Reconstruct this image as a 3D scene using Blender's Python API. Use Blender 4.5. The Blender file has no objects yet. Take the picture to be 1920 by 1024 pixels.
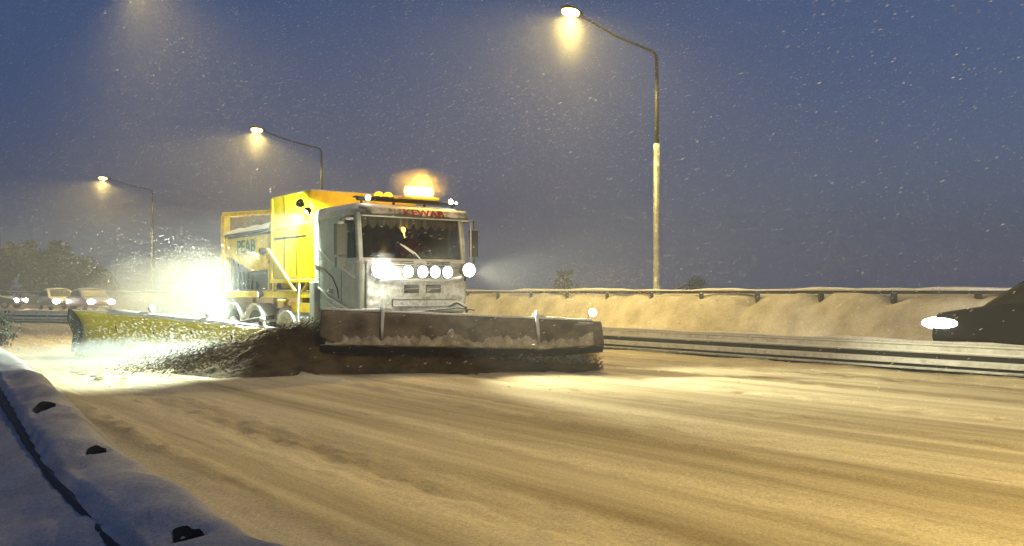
import bpy, math, random
import numpy as np
from mathutils import Vector, Matrix, noise as mnoise
R = math.radians
scene = bpy.context.scene
col = scene.collection
random.seed(7); rng = np.random.default_rng(7)

# ------------------------------------------------------------------ camera, sky, exposure
CAM_H = 1.4
cam_d = bpy.data.cameras.new("camera"); cam = bpy.data.objects.new("camera", cam_d); col.objects.link(cam)
cam.location = (0, 0, CAM_H); cam.rotation_euler = (R(90), 0, 0)
cam_d.sensor_width = 36; cam_d.lens = 36 * 1740 / 1920
cam_d.shift_y = (548 - 512) / 1920          # level camera, horizon a little under the middle
cam_d.clip_end = 5000; cam_d.clip_start = 0.05
scene.camera = cam
scene.view_settings.view_transform = 'Standard'; scene.view_settings.look = 'None'
scene.view_settings.exposure = 0.62; scene.view_settings.gamma = 1.0
scene.cycles.volume_bounces = 0
scene.cycles.max_bounces = 6
scene.cycles.diffuse_bounces = 3
scene.cycles.transparent_max_bounces = 12
scene.cycles.volume_step_rate = 1.0
scene.cycles.use_denoising = True
scene.cycles.sample_clamp_indirect = 4.0

world = bpy.data.worlds.new("World"); scene.world = world; world.use_nodes = True
nt = world.node_tree; nt.nodes.clear()
wo = nt.nodes.new("ShaderNodeOutputWorld"); bg = nt.nodes.new("ShaderNodeBackground")
sky = nt.nodes.new("ShaderNodeTexSky"); sky.sky_type = 'NISHITA'; sky.sun_disc = False
sky.sun_elevation = R(-2.5); sky.sun_rotation = R(75); sky.altitude = 200
sky.air_density = 1.0; sky.dust_density = 0.6; sky.ozone_density = 2.5
bg.inputs[1].default_value = 0.70
# low cloud at dusk: the clear sky seen through an even slate-blue overcast
ovc = nt.nodes.new("ShaderNodeMix"); ovc.data_type = 'RGBA'; ovc.inputs[0].default_value = .70
ovc.inputs[7].default_value = (.052, .102, .235, 1)
nt.links.new(sky.outputs[0], ovc.inputs[6]); nt.links.new(ovc.outputs[2], bg.inputs[0]); nt.links.new(bg.outputs[0], wo.inputs[0])

U = Vector((-.6, .8, 0)); N = Vector((.8, .6, 0)); TH = math.atan2(.6, .8)
def P(n, s, z=0.0): return Vector((.8*n - .6*s, .6*n + .8*s, z))

# ------------------------------------------------------------------ helpers
def tag(o, label=None, cat=None, group=None, kind=None):
    if label: o['label'] = label
    if cat: o['category'] = cat
    if group: o['group'] = group
    if kind: o['kind'] = kind
    return o
def empty(name, loc=(0,0,0), rz=0.0):
    o = bpy.data.objects.new(name, None); col.objects.link(o); o.location = loc; o.rotation_euler = (0,0,rz)
    o.empty_display_size = .2
    return o
class MB:
    def __init__(s): s.v = []; s.f = []
    def add(s, vs, fs):
        b = len(s.v); s.v += [tuple(p) for p in vs]; s.f += [tuple(b+i for i in f) for f in fs]; return s
    def box(s, x0, x1, y0, y1, z0, z1):
        if x0 > x1: x0, x1 = x1, x0
        if y0 > y1: y0, y1 = y1, y0
        return s.add([(x0,y0,z0),(x1,y0,z0),(x1,y1,z0),(x0,y1,z0),(x0,y0,z1),(x1,y0,z1),(x1,y1,z1),(x0,y1,z1)],
                     [(0,3,2,1),(4,5,6,7),(0,1,5,4),(1,2,6,5),(2,3,7,6),(3,0,4,7)])
    def loft(s, rings, cap=True):
        k = len(rings[0]); vs = [p for r in rings for p in r]; fs = []
        for i in range(len(rings)-1):
            for j in range(k):
                a = i*k+j; b = i*k+(j+1) % k; fs.append((a, b, b+k, a+k))
        if cap: fs.append(tuple(range(k-1, -1, -1))); fs.append(tuple(range((len(rings)-1)*k, len(rings)*k)))
        return s.add(vs, fs)
    def tube(s, path, r, n=10, cap=True):
        path = [Vector(p) for p in path]; rs = r if isinstance(r, (list, tuple)) else [r]*len(path)
        rings = []; up = None
        for i, p in enumerate(path):
            d = (path[min(i+1, len(path)-1)] - path[max(i-1, 0)]).normalized()
            if up is None: up = Vector((0,0,1)) if abs(d.z) < .9 else Vector((1,0,0))
            a = d.cross(up).normalized(); b = a.cross(d).normalized(); up = b
            rings.append([p + a*math.cos(2*math.pi*k/n)*rs[i] + b*math.sin(2*math.pi*k/n)*rs[i] for k in range(n)])
        return s.loft(rings, cap)
    def bar(s, p0, p1, w, h):
        p0, p1 = Vector(p0), Vector(p1); d = (p1-p0).normalized()
        up = Vector((0,0,1)) if abs(d.z) < .95 else Vector((1,0,0))
        a = d.cross(up).normalized()*w/2; b = a.cross(d).normalized()*h/2
        return s.loft([[p-a-b, p+a-b, p+a+b, p-a+b] for p in (p0, p1)])
    def lathe(s, prof, c=(0,0,0), axis=(0,0,1), n=20):
        c = Vector(c); ax = Vector(axis).normalized()
        t = Vector((0,0,1)) if abs(ax.z) < .9 else Vector((1,0,0)); a = ax.cross(t).normalized(); b = ax.cross(a)
        return s.loft([[c + ax*h + (a*math.cos(2*math.pi*k/n) + b*math.sin(2*math.pi*k/n))*max(r, 1e-4) for k in range(n)] for r, h in prof])
    def ball(s, c, rx, ry=None, rz=None, n=14, m=9):
        ry = ry or rx; rz = rz or rx; c = Vector(c)
        return s.loft([[c + Vector((rx*math.sin(t)*math.cos(2*math.pi*k/n), ry*math.sin(t)*math.sin(2*math.pi*k/n), rz*math.cos(t))) for k in range(n)]
                       for t in [math.pi*(i+.02)/(m+.04) for i in range(m+1)][::-1]])
    def prism(s, pts, f0, f1):      # polygon pts mapped by f0 and f1 to 3D
        k = len(pts)
        return s.loft([[f0(*p) for p in pts], [f1(*p) for p in pts]])
    def grid(s, nu, nv, fn):
        vs = [fn(i/(nu-1), j/(nv-1)) for i in range(nu) for j in range(nv)]
        return s.add(vs, [(i*nv+j, (i+1)*nv+j, (i+1)*nv+j+1, i*nv+j+1) for i in range(nu-1) for j in range(nv-1)])
    def build(s, name, mat, parent=None, bevel=0, smooth=False, sub=0, solid=0):
        me = bpy.data.meshes.new(name); me.from_pydata(s.v, [], s.f); me.validate(); me.update()
        o = bpy.data.objects.new(name, me); col.objects.link(o); me.materials.append(mat)
        if parent: o.parent = parent
        if smooth:
            for p in me.polygons: p.use_smooth = True
        if solid:
            m = o.modifiers.new("s", 'SOLIDIFY'); m.thickness = solid; m.offset = 0
        if bevel:
            m = o.modifiers.new("b", 'BEVEL'); m.width = bevel; m.segments = 2; m.limit_method = 'ANGLE'; m.angle_limit = R(35)
            m.harden_normals = False
        if sub:
            m = o.modifiers.new("u", 'SUBSURF'); m.levels = sub; m.render_levels = sub
        return o
def np_mesh(name, V, F, mat, smooth=True, parent=None):
    me = bpy.data.meshes.new(name); V = np.asarray(V, np.float32); F = np.asarray(F, np.int32); k = F.shape[1]
    me.vertices.add(len(V)); me.vertices.foreach_set("co", V.ravel())
    me.loops.add(F.size); me.loops.foreach_set("vertex_index", F.ravel())
    me.polygons.add(len(F)); me.polygons.foreach_set("loop_start", np.arange(0, F.size, k, dtype=np.int32))
    me.update(calc_edges=True); me.validate()
    me.polygons.foreach_set("use_smooth", np.full(len(F), smooth)); me.materials.append(mat)
    o = bpy.data.objects.new(name, me); col.objects.link(o)
    if parent: o.parent = parent
    return o
def field(name, ns, ss, zf, mat, parent=None):
    ns = np.asarray(ns, float); ss = np.asarray(ss, float)
    n_, s_ = np.meshgrid(ns, ss, indexing='ij')
    z = zf(n_, s_)
    V = np.stack([.8*n_-.6*s_, .6*n_+.8*s_, z], -1).reshape(-1, 3)
    a = (np.arange(len(ns)-1)[:, None]*len(ss) + np.arange(len(ss)-1)[None, :]).ravel()
    F = np.stack([a, a+len(ss), a+len(ss)+1, a+1], 1)
    return np_mesh(name, V, F, mat, True, parent)
# smooth random field: value noise on a lattice
_lat = rng.random((256, 256))
def vnoise(x, y):
    x = np.asarray(x, float); y = np.asarray(y, float)
    xi = np.floor(x).astype(int); yi = np.floor(y).astype(int); fx = x-xi; fy = y-yi
    fx = fx*fx*(3-2*fx); fy = fy*fy*(3-2*fy)
    g = lambda i, j: _lat[i % 256, j % 256]
    return (g(xi,yi)*(1-fx)+g(xi+1,yi)*fx)*(1-fy) + (g(xi,yi+1)*(1-fx)+g(xi+1,yi+1)*fx)*fy - .5
def fbm(x, y, o=4):
    t = 0; a = 1.
    for k in range(o): t = t + a*vnoise(x*2**k+17*k, y*2**k+31*k); a *= .5
    return t
sm = lambda a, b, x: (lambda t: t*t*(3-2*t))(np.clip((x-a)/(b-a), 0, 1))
def bx(s): return np.interp(s, [-6,4.5,7.5,12,18.7,30,60], [1.40,1.56,1.70,2.08,2.66,3.2,3.4])          # crest line of the near snow ridge

# ------------------------------------------------------------------ materials
def new_mat(name):
    m = bpy.data.materials.new(name); m.use_nodes = True; t = m.node_tree
    return m, t, t.nodes["Principled BSDF"], t.nodes["Material Output"]
def node(t, typ, **kw):
    n = t.nodes.new(typ)
    for k, v in kw.items():
        if k.startswith('i_'): n.inputs[int(k[2:])].default_value = v
        else: setattr(n, k, v)
    return n
def noise_n(t, scale, detail=4, rough=.55, mapping=None, coord='Object'):
    tc = node(t, "ShaderNodeTexCoord"); nz = node(t, "ShaderNodeTexNoise")
    nz.inputs["Scale"].default_value = scale; nz.inputs["Detail"].default_value = detail; nz.inputs["Roughness"].default_value = rough
    if mapping:
        mp = node(t, "ShaderNodeMapping"); mp.inputs[2].default_value = mapping[0]; mp.inputs[3].default_value = mapping[1]
        mp.vector_type = 'POINT'
        # rotate first, then scale: two mapping nodes
        mp2 = node(t, "ShaderNodeMapping"); mp.inputs[3].default_value = (1,1,1); mp2.inputs[3].default_value = mapping[1]
        t.links.new(tc.outputs[coord], mp.inputs[0]); t.links.new(mp.outputs[0], mp2.inputs[0]); t.links.new(mp2.outputs[0], nz.inputs[0])
    else: t.links.new(tc.outputs[coord], nz.inputs[0])
    return nz
def ramp(t, src, stops):
    r = node(t, "ShaderNodeValToRGB"); e = r.color_ramp.elements
    while len(e) > 1: e.remove(e[-1])
    e[0].position = stops[0][0]; c = stops[0][1]; e[0].color = (c if len(c) == 4 else (*c, 1))
    for p, c in stops[1:]:
        x = e.new(p); x.color = (*c, 1)
    t.links.new(src, r.inputs[0]); return r
def paint(name, c, rough=.45, metal=0.0, snow=0.0, grime=.25, bump=.15, sscale=3.0, up=.6):
    """paint with grime and patches of stuck snow; snow settles where the surface faces up"""
    m, t, b, o = new_mat(name)
    b.inputs["Roughness"].default_value = rough; b.inputs["Metallic"].default_value = metal
    n1 = noise_n(t, 6, 6)
    r1 = ramp(t, n1.outputs[0], [(.3, tuple(x*(1-grime) for x in c)), (.7, tuple(min(1, x*(1+grime*.4)) for x in c))])
    last = r1.outputs[0]
    n2 = noise_n(t, sscale, 8, .65)
    if snow > 0:
        geo = node(t, "ShaderNodeNewGeometry"); sep = node(t, "ShaderNodeSeparateXYZ"); t.links.new(geo.outputs["Normal"], sep.inputs[0])
        mul = node(t, "ShaderNodeMath", operation='MULTIPLY'); mul.inputs[1].default_value = up; t.links.new(sep.outputs[2], mul.inputs[0])
        ad = node(t, "ShaderNodeMath", operation='ADD'); t.links.new(mul.outputs[0], ad.inputs[0]); t.links.new(n2.outputs[0], ad.inputs[1])
        mr = node(t, "ShaderNodeMapRange"); mr.inputs[1].default_value = .72-snow*.45; mr.inputs[2].default_value = .86-snow*.35
        t.links.new(ad.outputs[0], mr.inputs[0])
        mx = node(t, "ShaderNodeMix", data_type='RGBA'); t.links.new(mr.outputs[0], mx.inputs[0]); t.links.new(last, mx.inputs[6])
        mx.inputs[7].default_value = (.74, .75, .76, 1); last = mx.outputs[2]
        rr = node(t, "ShaderNodeMapRange"); rr.inputs[3].default_value = rough; rr.inputs[4].default_value = .95
        t.links.new(mr.outputs[0], rr.inputs[0]); t.links.new(rr.outputs[0], b.inputs["Roughness"])
    t.links.new(last, b.inputs["Base Color"])
    bp = node(t, "ShaderNodeBump"); bp.inputs[0].default_value = bump; bp.inputs[1].default_value = .02
    n3 = noise_n(t, 22, 6, .7); t.links.new(n3.outputs[0], bp.inputs[2]); t.links.new(bp.outputs[0], b.inputs["Normal"])
    return m
def emit(name, c, s):
    m, t, b, o = new_mat(name); b.inputs["Base Color"].default_value = (*c, 1)
    b.inputs["Emission Color"].default_value = (*c, 1); b.inputs["Emission Strength"].default_value = s
    return m
def glass(name, c, alpha):
    m, t, b, o = new_mat(name); b.inputs["Base Color"].default_value = (*c, 1); b.inputs["Roughness"].default_value = .06
    b.inputs["Alpha"].default_value = alpha; return m
def snow_mat(name, c1, c2, grain=1.0, big=.25, streak=False, bump=.6, dirt=None, speck=.38):
    m, t, b, o = new_mat(name); b.inputs["Roughness"].default_value = .85
    b.inputs["Specular IOR Level"].default_value = .25
    if streak: n1 = noise_n(t, 1.0, 6, .6, ((0,0,-TH), (1.6, .07, 1)))
    else: n1 = noise_n(t, big, 6, .6)
    r1 = ramp(t, n1.outputs[0], [(.32, c2), (.62, c1)]); last = r1.outputs[0]
    if dirt:
        n4 = noise_n(t, 1.0, 8, .7, ((0,0,-TH), (5, .5, 1)))
        mr = node(t, "ShaderNodeMapRange"); mr.inputs[1].default_value = .60; mr.inputs[2].default_value = .76; t.links.new(n4.outputs[0], mr.inputs[0])
        mx = node(t, "ShaderNodeMix", data_type='RGBA'); t.links.new(mr.outputs[0], mx.inputs[0]); t.links.new(last, mx.inputs[6])
        mx.inputs[7].default_value = (*dirt, 1); last = mx.outputs[2]
    # grit and ice grains
    g1 = noise_n(t, 38, 3, .8); g2 = noise_n(t, 130, 2, .8)
    gs = node(t, "ShaderNodeMath", operation='ADD'); t.links.new(g1.outputs[0], gs.inputs[0]); t.links.new(g2.outputs[0], gs.inputs[1])
    gm = node(t, "ShaderNodeMapRange"); gm.inputs[1].default_value = .80; gm.inputs[2].default_value = 1.18; gm.inputs[3].default_value = 1-speck; gm.inputs[4].default_value = 1.12
    t.links.new(gs.outputs[0], gm.inputs[0])
    vm = node(t, "ShaderNodeVectorMath", operation='SCALE'); t.links.new(last, vm.inputs[0]); t.links.new(gm.outputs[0], vm.inputs["Scale"]); last = vm.outputs[0]
    t.links.new(last, b.inputs["Base Color"])
    n2 = noise_n(t, 9*grain, 10, .75) if not streak else noise_n(t, 6*grain, 10, .8, ((0,0,-TH), (1.6, .7, 1)))
    n3 = noise_n(t, 70*grain, 3, .6)
    ad = node(t, "ShaderNodeMath", operation='MULTIPLY_ADD'); ad.inputs[1].default_value = .16
    t.links.new(n3.outputs[0], ad.inputs[0]); t.links.new(n2.outputs[0], ad.inputs[2])
    bp = node(t, "ShaderNodeBump"); bp.inputs[0].default_value = bump; bp.inputs[1].default_value = .10
    t.links.new(ad.outputs[0], bp.inputs[2]); t.links.new(bp.outputs[0], b.inputs["Normal"])
    return m

M = {}
M['ridge'] = snow_mat('ridge_snow', (.52,.51,.52), (.36,.36,.38), grain=1.2, big=1.2, bump=.9)
M['field'] = snow_mat('field_snow', (.58,.60,.63), (.42,.45,.48), big=.1)
M['bank'] = snow_mat('bank_snow', (.58,.545,.47), (.32,.28,.22), grain=.8, big=1.3, bump=.8)
M['road'] = snow_mat('road_snow', (.74,.65,.46), (.30,.235,.13), streak=True, dirt=(.20,.155,.10), bump=1.0)
M['slush'] = snow_mat('slush', (.15,.11,.06), (.025,.018,.010), grain=1.6, big=2.6, bump=1.0)
M['snow'] = snow_mat('fresh_snow', (.76,.76,.76), (.62,.62,.62), grain=1.2, big=2, bump=.7)
M['crust'] = snow_mat('old_crust_snow', (.55,.49,.42), (.22,.18,.14), grain=1.5, big=5, bump=.9)
M['galv'] = paint('galvanised_steel', (.42,.43,.42), .4, .6, snow=.55, grime=.35, sscale=5)
M['rail'] = paint('rail_steel', (.60,.60,.56), .5, .1, snow=.62, grime=.35, sscale=4)
M['dark_steel'] = paint('dark_steel', (.05,.05,.05), .5, .5, snow=.1, grime=.4)
M['pole'] = paint('pole_steel', (.30,.31,.31), .45, .3, snow=.28, grime=.25, sscale=6, up=.2)
M['arm'] = paint('arm_steel', (.06,.065,.06), .5, .4, grime=.2)
M['cab'] = paint('cab_paint', (.46,.50,.42), .35, 0, snow=.30, grime=.22, sscale=2.2)
M['cab_front'] = paint('cab_front_paint', (.42,.44,.38), .5, 0, snow=.78, grime=.3, sscale=11, bump=.6)
M['visor'] = paint('visor_plastic', (.13,.14,.12), .5, 0, snow=.04, grime=.3)
M['yellow'] = paint('yellow_paint', (.85,.64,.008), .38, 0, snow=.05, grime=.22, sscale=3)
M['yellow_old'] = paint('salty_yellow_paint', (.84,.58,.01), .5, 0, snow=.10, grime=.4, sscale=4)
M['lime'] = paint('plough_yellow_paint', (.60,.52,.01), .4, 0, snow=.05, grime=.2)
M['mold'] = paint('worn_moldboard_paint', (.60,.36,.02), .45, .1, snow=.05, grime=.7, sscale=3, bump=.5)
M['tarp'] = paint('brown_tarpaulin', (.45,.32,.18), .8, 0, snow=.15, grime=.35)
M['black'] = paint('black_plastic', (.015,.015,.015), .5, 0, grime=.3)
M['rubber'] = paint('rubber', (.012,.012,.012), .75, 0, snow=.06, grime=.4)
M['flap'] = snow_mat('snowy_rubber_flap', (.23,.19,.145), (.045,.037,.028), grain=1.6, big=2.2, bump=1.0)
M['white'] = paint('white_paint', (.75,.76,.74), .5, 0, snow=.2, grime=.2)
M['chrome'] = paint('bright_steel', (.6,.6,.6), .2, .9, grime=.15)
M['green_letter'] = paint('green_lettering', (.015,.10,.06), .5, grime=.2)
M['red_letter'] = paint('red_lettering', (.30,.025,.015), .5, grime=.2)
M['stripe'] = paint('dark_red_stripe', (.10,.04,.03), .4, grime=.2)
M['glass'] = glass('windscreen_glass', (.012,.010,.008), .62)
M['glass2'] = glass('side_glass', (.015,.02,.02), .7)
M['curtain'] = paint('curtain_cloth', (.6,.56,.40), .9, grime=.3)
M['seat'] = paint('green_seat_cloth', (.10,.17,.13), .9, grime=.3)
M['jacket'] = paint('orange_red_jacket', (.42,.06,.02), .85, grime=.2)
M['skin'] = paint('skin', (.42,.24,.17), .5, grime=.1, bump=.05)
M['hair'] = paint('dark_hair', (.03,.02,.015), .7)
M['headlight'] = emit('headlight_glass', (1,.96,.82), 26)
M['spot'] = emit('spotlight_glass', (.93,.95,1), 5)
M['small_lamp'] = emit('marker_glass', (.95,1,.9), 9)
M['amber'] = emit('amber_beacon_lit', (1,.55,.05), 14)
M['amber_dim'] = emit('amber_beacon_half', (1,.50,.02), 1.6)
M['sodium'] = emit('street_lamp_glass', (1,.62,.16), 9)
M['tail'] = emit('tail_glass', (1,.12,.05), 3)
M['carpaint'] = paint('black_car_paint', (.0015,.0015,.002), .6, .0, grime=.2)
M['redcar'] = paint('red_car_paint', (.35,.03,.02), .3, .0, snow=.25, grime=.2)
M['greycar'] = paint('grey_car_paint', (.16,.15,.14), .3, .0, snow=.25, grime=.2)
M['void'] = paint('hollow_shade_black', (.006,.006,.007), .9, grime=.5)
M['shade'] = paint('ridge_side_shade', (.04,.04,.045), .8, 0, snow=.0, grime=.4, sscale=5)
M['bark'] = paint('bark', (.07,.05,.035), .9, grime=.4)
M['needle'] = paint('dark_needles', (.035,.035,.02), .9, snow=.0, grime=.4, sscale=2)
M['twig'] = paint('twigs', (.10,.07,.04), .9, snow=.15, grime=.3)
M['red'] = paint('red_board', (.45,.04,.03), .5, grime=.2)

# ------------------------------------------------------------------ setting
def ground():
    ns = [-2500,-600,-120,-30,-8,-4,2.7,2.9,15.0,24,31,60,160,600,2500]; zs = [-1]*7 + [-.06]*8
    ss = [-2500,-500,-100,-40,0,40,90,200,600,2500]
    zmap = np.array(zs)[:, None]*np.ones((1, len(ss)))
    o = field('ground', ns, ss, lambda n, s: zmap, M['field']); tag(o, kind='structure')
ground()

RUTS = [(2.55,.18,.03,.9),(3.7,.42,-.025,1.3),(5.25,.3,-.012,.5),(6.5,.09,.035,1.2),(7.3,.35,-.015,.5),(8.9,.3,-.015,.6),(10.6,.35,-.015,.8),(12.3,.3,-.01,.7),(13.6,.4,.02,1.0)]
def road_z(n, s):
    z = .012*fbm(n*.9, s*.12) + .003*fbm(n*9, s*5, 3)
    w = fbm(s*.13+5, n*0+3, 3)*.35
    for c, wd, d, ruf in RUTS:
        g = np.exp(-((n-c-w*(1 if c < 9 else .6))/wd)**2)
        g = g*(.35+1.3*np.clip(vnoise(s*.35+c*3, n*0+c)+.5, 0, 1))
        z = z + g*d*1.3 + g*ruf*.050*fbm(n*8, s*3.2+c, 4)
    z = z + .04*sm(14.0, 15.3, n)*(1+.8*fbm(n*1.3, s*.6)) + .05*fbm(n*3, s*1.5)*sm(13.2, 14.5, n)
    return z - .8*sm(.25, -.05, n-bx(s))
def mixs(a, b, n1, c, d, n2): return np.concatenate([np.linspace(a, b, n1, endpoint=False), np.linspace(c, d, n2)])
ss = np.concatenate([np.linspace(-26, -8, 60, endpoint=False), np.linspace(-8, 12, 420, endpoint=False), np.linspace(12, 36, 240, endpoint=False), np.linspace(36, 120, 80)])
road = field('road', np.linspace(1.3, 15.9, 310), ss, road_z, M['road']); tag(road, kind='structure')

def ridge_h(s): return .29 + .10*sm(6, 14, s)
def ridge_z(n, s, holes=True):
    d = n-bx(s) + .10*fbm(s*1.3, n*0+2, 3)
    h = ridge_h(s) + .05*fbm(s*.9, n*2, 4)
    z = np.where(d >= 0, h*np.exp(-(np.clip(d, 0, 9)/.24)**2), h - .05*(np.clip(d, -.3, 0)/.25)**2)
    e = n-bx(s)
    z = z*sm(-.37, -.325, e) + (1-sm(-.37, -.325, e))*(.0 + .10*sm(-.9, -.37, e) - .12*sm(-1.0, -2.6, e))
    z = z + .05*fbm(n*1.4, s*.9, 4) + .022*fbm(n*6, s*5, 4)
    if holes:
        for (pn, ps, r) in HOLES: z = z - .07*np.exp(-(((n-pn)**2+(s-ps)**2)/(r*r))**1.5)
    return z - .16*sm(.30, .52, e)
def at(px, py, z):                                # world point seen at photo pixel for a known height
    k = (py-548)/1740; Y = (CAM_H-z)/k; return (px-960)/1740*Y, Y
HOLES = []
for px, py, r in ((85,760,.11),(181,843,.075),(352,1000,.08)):
    for zz in np.linspace(.6, -.1, 281):        # where the sight line to each hole meets the ridge
        X, Y = at(px, py, zz); n0, s0 = .8*X+.6*Y, -.6*X+.8*Y
        if float(ridge_z(np.array([n0]), np.array([s0]), False)[0]) >= zz: break
    HOLES.append((n0, s0, r))
ssr = np.concatenate([np.linspace(-8, 14, 420, endpoint=False), np.linspace(14, 60, 160)])
rd = field('snow_ridge', np.linspace(-5, 3.4, 200), ssr, ridge_z, M['ridge']); tag(rd, kind='structure')
for i, (pn, ps, r) in enumerate(HOLES):
    zb = float(ridge_z(np.array([pn]), np.array([ps]))[0])
    t = empty('guardrail_post', P(pn, ps, zb), TH)
    m = MB(); w, d_, th = .05, .035, .008
    m.box(-w, w, -d_, -d_+th, -.5, .028); m.box(-w, -w+th, -d_+th, d_, -.5, .028); m.box(w-th, w, -d_+th, d_, -.5, .028)
    m.build('post_channel', M['black'], t, bevel=.003)
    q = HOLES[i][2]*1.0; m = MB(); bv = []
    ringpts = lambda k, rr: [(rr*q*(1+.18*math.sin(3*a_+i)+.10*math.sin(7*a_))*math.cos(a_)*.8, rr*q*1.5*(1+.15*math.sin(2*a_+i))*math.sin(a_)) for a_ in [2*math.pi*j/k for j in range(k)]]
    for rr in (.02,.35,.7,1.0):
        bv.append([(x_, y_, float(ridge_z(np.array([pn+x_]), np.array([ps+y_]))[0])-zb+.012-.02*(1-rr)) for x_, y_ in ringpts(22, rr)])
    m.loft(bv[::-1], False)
    m.build('hollow_shade', M['void'], t)  # black sheet painted as the shade inside the post hole
    tag(t, ['dark post stub sunk in the snow ridge, farthest and uppermost of the three', 'small dark post stub in the snow ridge, the middle one of three', 'large dark post stub in the snow ridge nearest the camera'][i], 'post', 'buried posts in the near snow ridge')

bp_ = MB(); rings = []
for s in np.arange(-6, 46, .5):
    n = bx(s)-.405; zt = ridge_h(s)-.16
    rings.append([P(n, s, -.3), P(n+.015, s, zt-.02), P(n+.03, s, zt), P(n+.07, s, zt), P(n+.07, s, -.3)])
bp_.loft(rings); bo = bp_.build('ridge_shade_strip', M['shade']); tag(bo, 'low dark concrete strip added as the unlit side of the near snow ridge at the bottom left', 'barrier')  # dark strip added to imitate the shaded side of the ridge

# opposite carriageway and far bank
def opp_z(n, s): return .02*fbm(n*.8, s*.2)+.02+.10*np.exp(-((n-16.4)/.5)**2)
tag(field('far_road', np.linspace(15.6, 19.9, 30), np.linspace(-26, 120, 160), opp_z, M['road']), kind='structure')
def bank_z(n, s):
    z = 1.34*sm(19.2, 20.45, n) - .3*sm(21.5, 26, n) - .9*sm(25, 33, n)
    z = z*(1+.10*fbm(s*.35, n*.5)) + (.11*fbm(n*1.4, s*.5, 4)+.08*fbm(n*4, s*2.4, 4))*sm(19.1, 19.8, n)
    ph = (s-.2) - 2*np.round((s-.2)/2)                    # scooped melt hollows at the guardrail posts
    z = z - .17*(.4+vnoise(s*.5,n*0)+.5)*np.exp(-(ph/.25)**2)*np.exp(-((n-20.42)/.30)**2)
    return z - .02
tag(field('snow_bank', np.linspace(19.0, 33, 110), np.concatenate([np.linspace(-16, 34, 420, endpoint=False), np.linspace(34, 130, 120)]), bank_z, M['bank']), kind='structure')

# ------------------------------------------------------------------ guard rails
def med_n(s): return float(np.interp(s, [-40, 24, 34, 44, 56, 90], [15.4, 15.35, 14.5, 10.2, 3.0, -20]))
RAILDROP = .07
def sweep(prof, path, closed=True):
    prof = [(a, z-(RAILDROP if z < .7 else 0)) for a, z in prof]
    """prof: (offset along n, z). path: list of (n,s). swept strip"""
    m = MB(); rings = []
    for n, s in path: rings.append([P(n+a, s, z) for a, z in prof])
    m.loft(rings, True); return m
near_path = [(med_n(s), s) for s in np.concatenate([np.arange(-22, 24, 2.0), np.arange(24, 92, 1.5)])]
gr = empty('guardrail', P(15.4, 8, 0), 0)
def reparent(o, par): o.parent = par; o.matrix_parent_inverse = Matrix.Translation(-Vector(par.location)) ; return o
W0 = [(-.02,.36),(-.085,.375),(-.095,.40),(-.09,.43),(-.03,.455),(-.03,.485),(-.09,.51),(-.095,.54),(-.085,.565),(-.02,.60),(-.012,.59),(-.07,.555),(-.08,.53),(-.018,.49),(-.018,.45),(-.08,.42),(-.075,.385),(-.012,.37)]
W = [(-.02,.415),(-.085,.42),(-.095,.44),(-.075,.47),(-.07,.54),(-.095,.565),(-.085,.59),(-.02,.60),(-.01,.58),(-.055,.55),(-.055,.45),(-.01,.41)]
def wobble(seed, amp, s): return amp*float(fbm(np.array([s*.8+seed]), np.array([seed*1.7]), 3)[0])
reparent(sweep(W, near_path).build('rail_beam', M['rail'], smooth=False), gr)
reparent(sweep([(-.10,.225),(-.10,.32),(-.02,.33),(-.02,.225)], near_path).build('lower_rail', M['rail'], bevel=.01), gr)
reparent(sweep([(-.13,.135),(-.13,.172),(-.02,.175),(-.02,.135)], near_path).build('kerb_rail', M['galv'], bevel=.008), gr)
reparent(sweep([(.0,.02),(.0,.45),(.01,.45),(.01,.02)], near_path).build('gap_shade_sheet', M['rubber']), gr)  # added black sheet, painted shade for the gaps between the rails
m = MB(); rings = []
for n, s in [(med_n(s), s) for s in np.arange(-22, 90, .35)]:
    h = .035+.03*max(-.6, min(1, 2*wobble(3, 1, s)))
    rings.append([P(n-.10, s, .522), P(n-.085, s, .53+h*.7), P(n-.04, s, .535+h), P(n+.02, s, .53+h*.7), P(n+.03, s, .520)])
m.loft(rings); reparent(m.build('snow_cap', M['snow'], smooth=True), gr)
k = 0
for s in np.arange(-18, 88, 2.0):
    s += .35
    o = MB().add([], []); n = med_n(s)
    o.bar(P(n+.03, s, -.1), P(n+.03, s, .51), .09, .06); reparent(o.build('post', M['dark_steel'], bevel=.005), gr)
tag(gr, 'snow topped steel guardrail along the median right of the snow plough', 'guardrail')

fr = empty('guardrail', P(20.6, 8, 1.1), 0)
fp = [(20.6 - max(0, s-45)**2/500, s) for s in np.arange(-14, 110, 2.0)]
reparent(sweep([(-.05,1.36),(-.05,1.45),(.03,1.45),(.03,1.36)], fp).build('rail_beam', M['dark_steel'], bevel=.008), fr)
m = MB(); rings = []
for s in np.arange(-14, 110, .25):
    n = 20.6 - max(0, s-45)**2/500; h = .05+.05*max(-.7, min(1.2, 2.2*wobble(9, 1, s*.8)))
    rings.append([P(n-.065, s, 1.435), P(n-.055, s, 1.452+h*.6), P(n-.01, s, 1.455+h), P(n+.035, s, 1.452+h*.6), P(n+.045, s, 1.44)])
m.loft(rings); reparent(m.build('snow_cap', M['snow'], smooth=True), fr)
for s in np.arange(-12, 60, 2.0):
    o = MB().bar(P(20.50, s+.2, .6), P(20.50, s+.2, 1.39), .16, .10); reparent(o.build('post', M['dark_steel'], bevel=.005), fr)
tag(fr, 'thin snow capped guardrail on top of the far snow bank', 'guardrail')

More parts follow.
